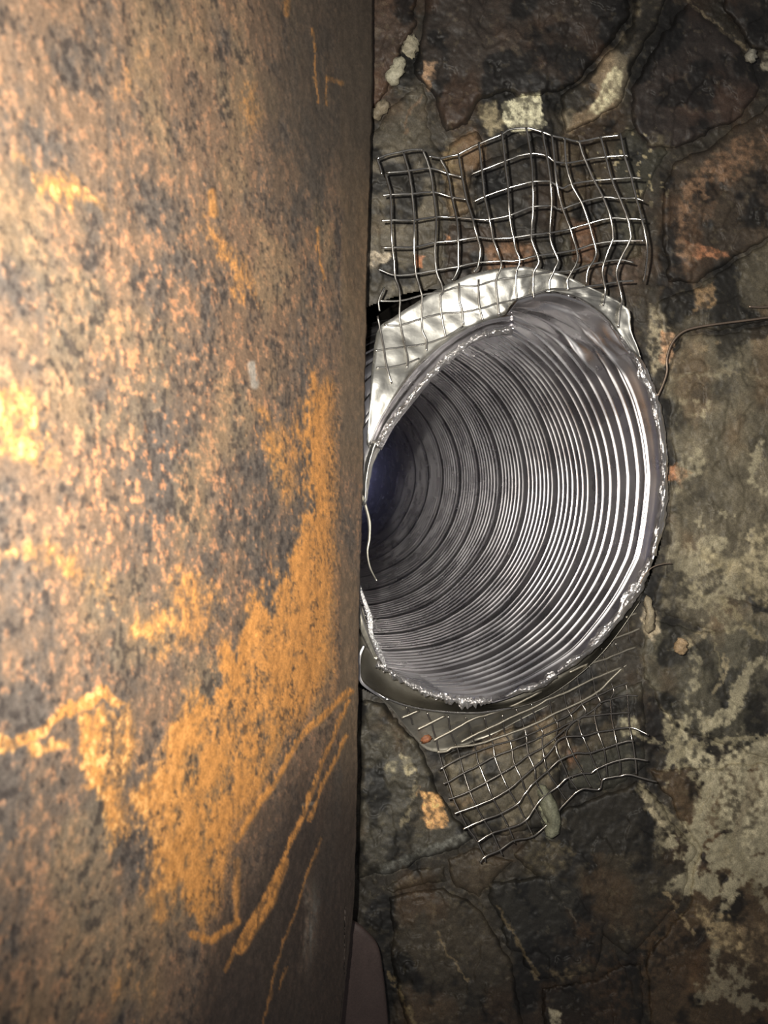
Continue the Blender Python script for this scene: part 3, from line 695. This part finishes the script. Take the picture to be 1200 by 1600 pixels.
# folded lip at the upper left: two rolled sheets with a torn edge between
FO = [(800,488),(762,497),(722,514),(690,534),(655,564),(625,600),(592,652),(574,694)]
F1 = [(802,500),(764,506),(728,522),(697,543),(663,574),(634,608),(601,655),(583,694)]
F2 = [(803,510),(766,514),(733,530),(703,552),(670,584),(642,618),(608,662),(590,698)]
F3 = [(800,524),(768,527),(738,538),(710,558),(678,590),(650,624),(616,668),(596,704)]
sheet('folded_lip', [rl(FO, .003), rl([((a[0]*.6+b[0]*.4), (a[1]*.6+b[1]*.4)) for a, b in zip(FO, F1)], -.004), rl(F1, -.002)], M_tube, liner, .0006, .00005, 21)
sheet('folded_lip', [rl(F1, .0), rl(F2, -.005), rl([((a[0]+b[0])/2, (a[1]+b[1])/2) for a, b in zip(F2, F3)], -.004), rl(F3, .002)], M_tube, liner, .0006, .00008, 22)
ragged('torn_edge', [(800,514),(766,520),(735,533),(705,556),(672,588),(644,620),(610,664),(592,694)], [12,9,8,11,8,8,9,12], -.0065, 1.1, 17, fq=4.)
ragged('torn_edge', [(722,548),(732,553),(742,556)], [6,4,3], -.006, 1.2, 18)
sheet('bent_tab', [rl([(582,688),(572,718),(567,750),(567,790)], -.001), rl([(588,690),(578,720),(573,750),(570,788)], -.005), rl([(594,702),(583,726),(578,752),(574,782)], -.001)], M_skirt, liner, .0005, .0001, 30)
# loose slivers by the plate
def ribbon(name, pts, w, dd, mat, parent, twist=.002):
    p = crom(pts, 8); T = np.gradient(p, axis=0); T /= np.linalg.norm(T, axis=1)[:, None]+1e-9; N = np.stack([-T[:, 1], T[:, 0]], 1)
    ws = np.interp(np.linspace(0, 1, len(p)), np.linspace(0, 1, len(w)), w)[:, None]
    rows = []
    for s, ex in ((-.5, 0), (0, -twist), (.5, 0)):
        q = p+N*ws*s; rows.append(P(q[:, 0], q[:, 1], rim_d(q[:, 0], q[:, 1])+dd+ex))
    B = np.stack(rows, 0); nr, nc = B.shape[:2]; kk = nr*nc
    V = np.vstack([B.reshape(-1, 3), (B+np.array([0, .0005, 0])).reshape(-1, 3)]); f = grid_faces(nr, nc)
    ring = list(range(nc))+[r*nc+nc-1 for r in range(1, nr)]+list(range(kk-2, kk-nc-1, -1))+[r*nc for r in range(nr-2, 0, -1)]
    side = np.array([[ring[i], ring[(i+1) % len(ring)], ring[(i+1) % len(ring)]+kk, ring[i]+kk] for i in range(len(ring))])
    o = mesh_np(name, V, np.vstack([f, f[:, ::-1]+kk, side]), mat)
    if parent is not None: adopt(o, parent)
    return o
ribbon('metal_sliver', [(565,768),(571,790),(577,815),(577,840),(574,862),(578,886),(589,908)], [4,5,5,4,3,3,2], -.002, M_dull, liner, .0004)
ribbon('metal_sliver', [(560,912),(568,935),(578,965),(580,990),(592,1015),(602,1042)], [4,5,8,6,7,4], -.003, M_torn, liner)
ribbon('metal_sliver', [(560,945),(566,975),(576,1000),(588,1030)], [4,12,10,5], .002, M_dull, liner)
ribbon('metal_sliver', [(569,1008),(562,1025),(561,1048),(565,1066),(585,1082),(606,1093)], [3,5,5,4,4,2], -.004, M_tube, liner)

# ------------------------------------------------------------------ wire mesh above
def up_depth(x, y):
    s = collar_d(x, y) if y > 380 else collar_d(x, 380)
    on = s-.0004
    yc = float(np.interp(x, [600, 720, 800, 830, 870, 900, 950, 1010], [402, 402, 350, 318, 322, 350, 368, 388]))
    q = float(sst(0, 1, np.array((462-y)/80.)))
    lift = .0072*float(sst(0, 1, np.array((yc+42-y)/84.)))
    wav = (.0030*math.sin((x-640)/38.)+.0008*math.sin(x/17.+y/60.))*float(sst(0, 1, np.array((450-y)/90.)))
    return on-.0012*q-lift+wav-(x-800)/F*.4*.10*q

def wires(root, lines, depth, off, r, mat, name='wire', amp=.0):
    for ln in lines:
        pts = crom(ln, 6)
        pts = pts+np.stack([fbm(pts[:, 0]/9, pts[:, 1]/9, 2, 3.)-.5, fbm(pts[:, 0]/9, pts[:, 1]/9, 2, 9.)-.5], 1)*1.2
        d = np.array([depth(x, y) for x, y in pts])+off
        tube(name, P(pts[:, 0], pts[:, 1], d), r, mat, root)
mesh_up = thing('wire_mesh', 'bent square wire mesh sheet fixed above the liner mouth', 'wire mesh', tuple(P(800, 320, .385)))
wires(mesh_up, UV, up_depth, -.0005, .00058, M_wire)
wires(mesh_up, UH, up_depth, .0005, .00052, M_wire)

# ------------------------------------------------------------------ wire mesh below
def low_depth(x, y):
    s = float(rim_d(x, y))+.0035
    # distance below the skirt line
    k = (y-(1170-(x-690)*.42))/120.
    t = float(sst(0, 1, np.array(k)))
    hang = s-.012*t-max(0., (x-860)/F*.4*.22)*t
    return hang+.0022*math.sin((x*.8+y*.5)/26.)*t
LA = [
 [(750,1348),(758,1338),(780,1328),(804,1313),(832,1307),(852,1291),(870,1270),(884,1254),(898,1240),(912,1232),(928,1234),(938,1231),(942,1218),(966,1213),(980,1210),(994,1213),(1026,1221)],
 [(745,1317),(768,1302),(794,1294),(820,1283),(834,1264),(848,1246),(870,1230),(886,1216),(908,1208),(922,1208),(932,1202),(946,1195),(966,1188),(986,1185),(1012,1188)],
 [(724,1296),(730,1292),(756,1281),(782,1271),(808,1256),(822,1237),(837,1220),(855,1205),(875,1187),(896,1178),(906,1176),(921,1176),(942,1170),(962,1163),(980,1158),(990,1158)],
 [(710,1271),(718,1268),(744,1259),(770,1248),(794,1234),(814,1217),(832,1201),(850,1185),(866,1166),(870,1158),(884,1151),(910,1150),(934,1144),(958,1140),(980,1137),(992,1138),(1014,1149)],
 [(701,1248),(708,1246),(734,1236),(760,1222),(783,1209),(804,1196),(826,1180),(848,1168),(866,1154),(886,1136),(896,1128),(912,1120),(928,1118),(954,1115),(984,1113)],
 [(693,1225),(700,1222),(724,1208),(748,1196),(772,1182),(800,1171),(822,1162),(846,1151),(870,1140),(886,1131),(906,1122),(928,1108),(938,1098),(956,1092),(976,1087),(997,1087)],
 [(686,1203),(718,1185),(744,1174),(770,1165),(800,1157),(822,1150),(848,1138),(870,1127),(896,1112),(912,1098),(936,1086),(956,1076),(978,1067),(986,1063)]]
LT = [
 [(683,1175),(697,1174),(710,1167),(745,1163),(790,1148),(838,1130),(868,1114),(900,1100),(932,1082),(950,1066),(972,1044),(986,1034),(990,1022)],
 [(720,1160),(738,1150),(770,1135),(800,1120),(834,1105),(858,1092),(880,1084),(900,1074),(924,1062),(946,1053),(972,1042)],
 [(677,1157),(700,1145),(742,1122),(760,1117),(800,1103),(846,1080)], [(890,1050),(913,1040),(944,1030),(966,1021),(995,1010)],
 [(652,1140),(674,1129),(695,1118)], [(957,998),(983,989),(1000,982)], [(627,1122),(655,1110)], [(978,965),(995,958)]]
LB = [
 [(667,1113),(675,1132),(678,1145),(682,1158),(685,1175),(691,1197),(700,1222),(708,1246),(718,1268),(730,1292),(746,1316),(757,1340),(758,1346)],
 [(700,1118),(703,1140),(708,1155),(715,1172),(724,1206),(734,1236),(744,1259),(756,1281),(769,1302),(781,1328),(785,1336)],
 [(727,1121),(733,1132),(742,1167),(748,1194),(760,1222),(770,1248),(783,1271),(795,1294),(805,1318)],
 [(757,1121),(762,1140),(770,1163),(773,1183),(783,1209),(795,1234),(808,1256),(821,1282),(834,1308)],
 [(785,1116),(788,1143),(798,1162),(801,1180),(804,1194),(814,1216),(822,1237),(835,1262),(853,1290)],
 [(806,1108),(813,1120),(822,1148),(823,1166),(826,1180),(835,1202),(837,1220),(850,1244),(870,1269)],
 [(830,1098),(838,1130),(848,1144),(847,1160),(850,1184),(855,1204),(870,1228),(886,1252)],
 [(856,1080),(862,1114),(871,1132),(868,1156),(870,1174),(876,1188),(888,1214),(904,1236)],
 [(878,1070),(886,1106),(894,1124),(885,1142),(885,1154),(896,1180),(910,1206),(924,1232)],
 [(900,1050),(904,1072),(909,1098),(915,1112),(906,1124),(906,1140),(920,1172),(932,1202),(940,1224)],
 [(921,1040),(926,1060),(930,1080),(938,1098),(929,1110),(932,1136),(943,1170),(947,1196),(948,1216)],
 [(940,1012),(946,1040),(953,1062),(959,1080),(954,1094),(956,1124),(963,1160),(968,1190),(968,1212)],
 [(962,1004),(968,1024),(972,1044),(978,1066),(981,1096),(983,1130),(988,1158),(992,1184),(994,1212)],
 [(980,962),(984,1000),(990,1014),(989,1030)], [(635,1104),(642,1122),(645,1132)]]
mesh_low = thing('wire_mesh', 'crumpled square wire mesh sheet hanging under the liner mouth', 'wire mesh', tuple(P(840, 1180, .40)))
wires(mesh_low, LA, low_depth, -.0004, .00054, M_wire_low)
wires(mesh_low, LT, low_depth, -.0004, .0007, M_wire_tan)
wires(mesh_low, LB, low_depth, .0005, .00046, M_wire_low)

# ------------------------------------------------------------------ loose wires on the wall
def loose(name, pts, r, mat, label, dd=-.012):
    p = crom(pts, 8); d = wall_d(p[:, 0])+dd
    o = tube(name, P(p[:, 0], p[:, 1], d), r, mat); tag(o, label, 'wire'); return o
loose('loose_wire', [(1028,618),(1036,600),(1042,580),(1042,560),(1050,536),(1066,519),(1090,511),(1130,505),(1170,500),(1215,494)], .0006, M_oldwire, 'long thin rusty wire curving from the liner mouth to the right edge')
loose('loose_wire', [(1170,479),(1190,480),(1215,478)], .0006, M_oldwire, 'short straight wire end at the right edge above the long curved wire')
loose('loose_wire', [(1000,912),(1008,897),(1020,886),(1036,881),(1050,880)], .0003, M_oldwire, 'hair thin dark wire curling off the liner lower right rim')
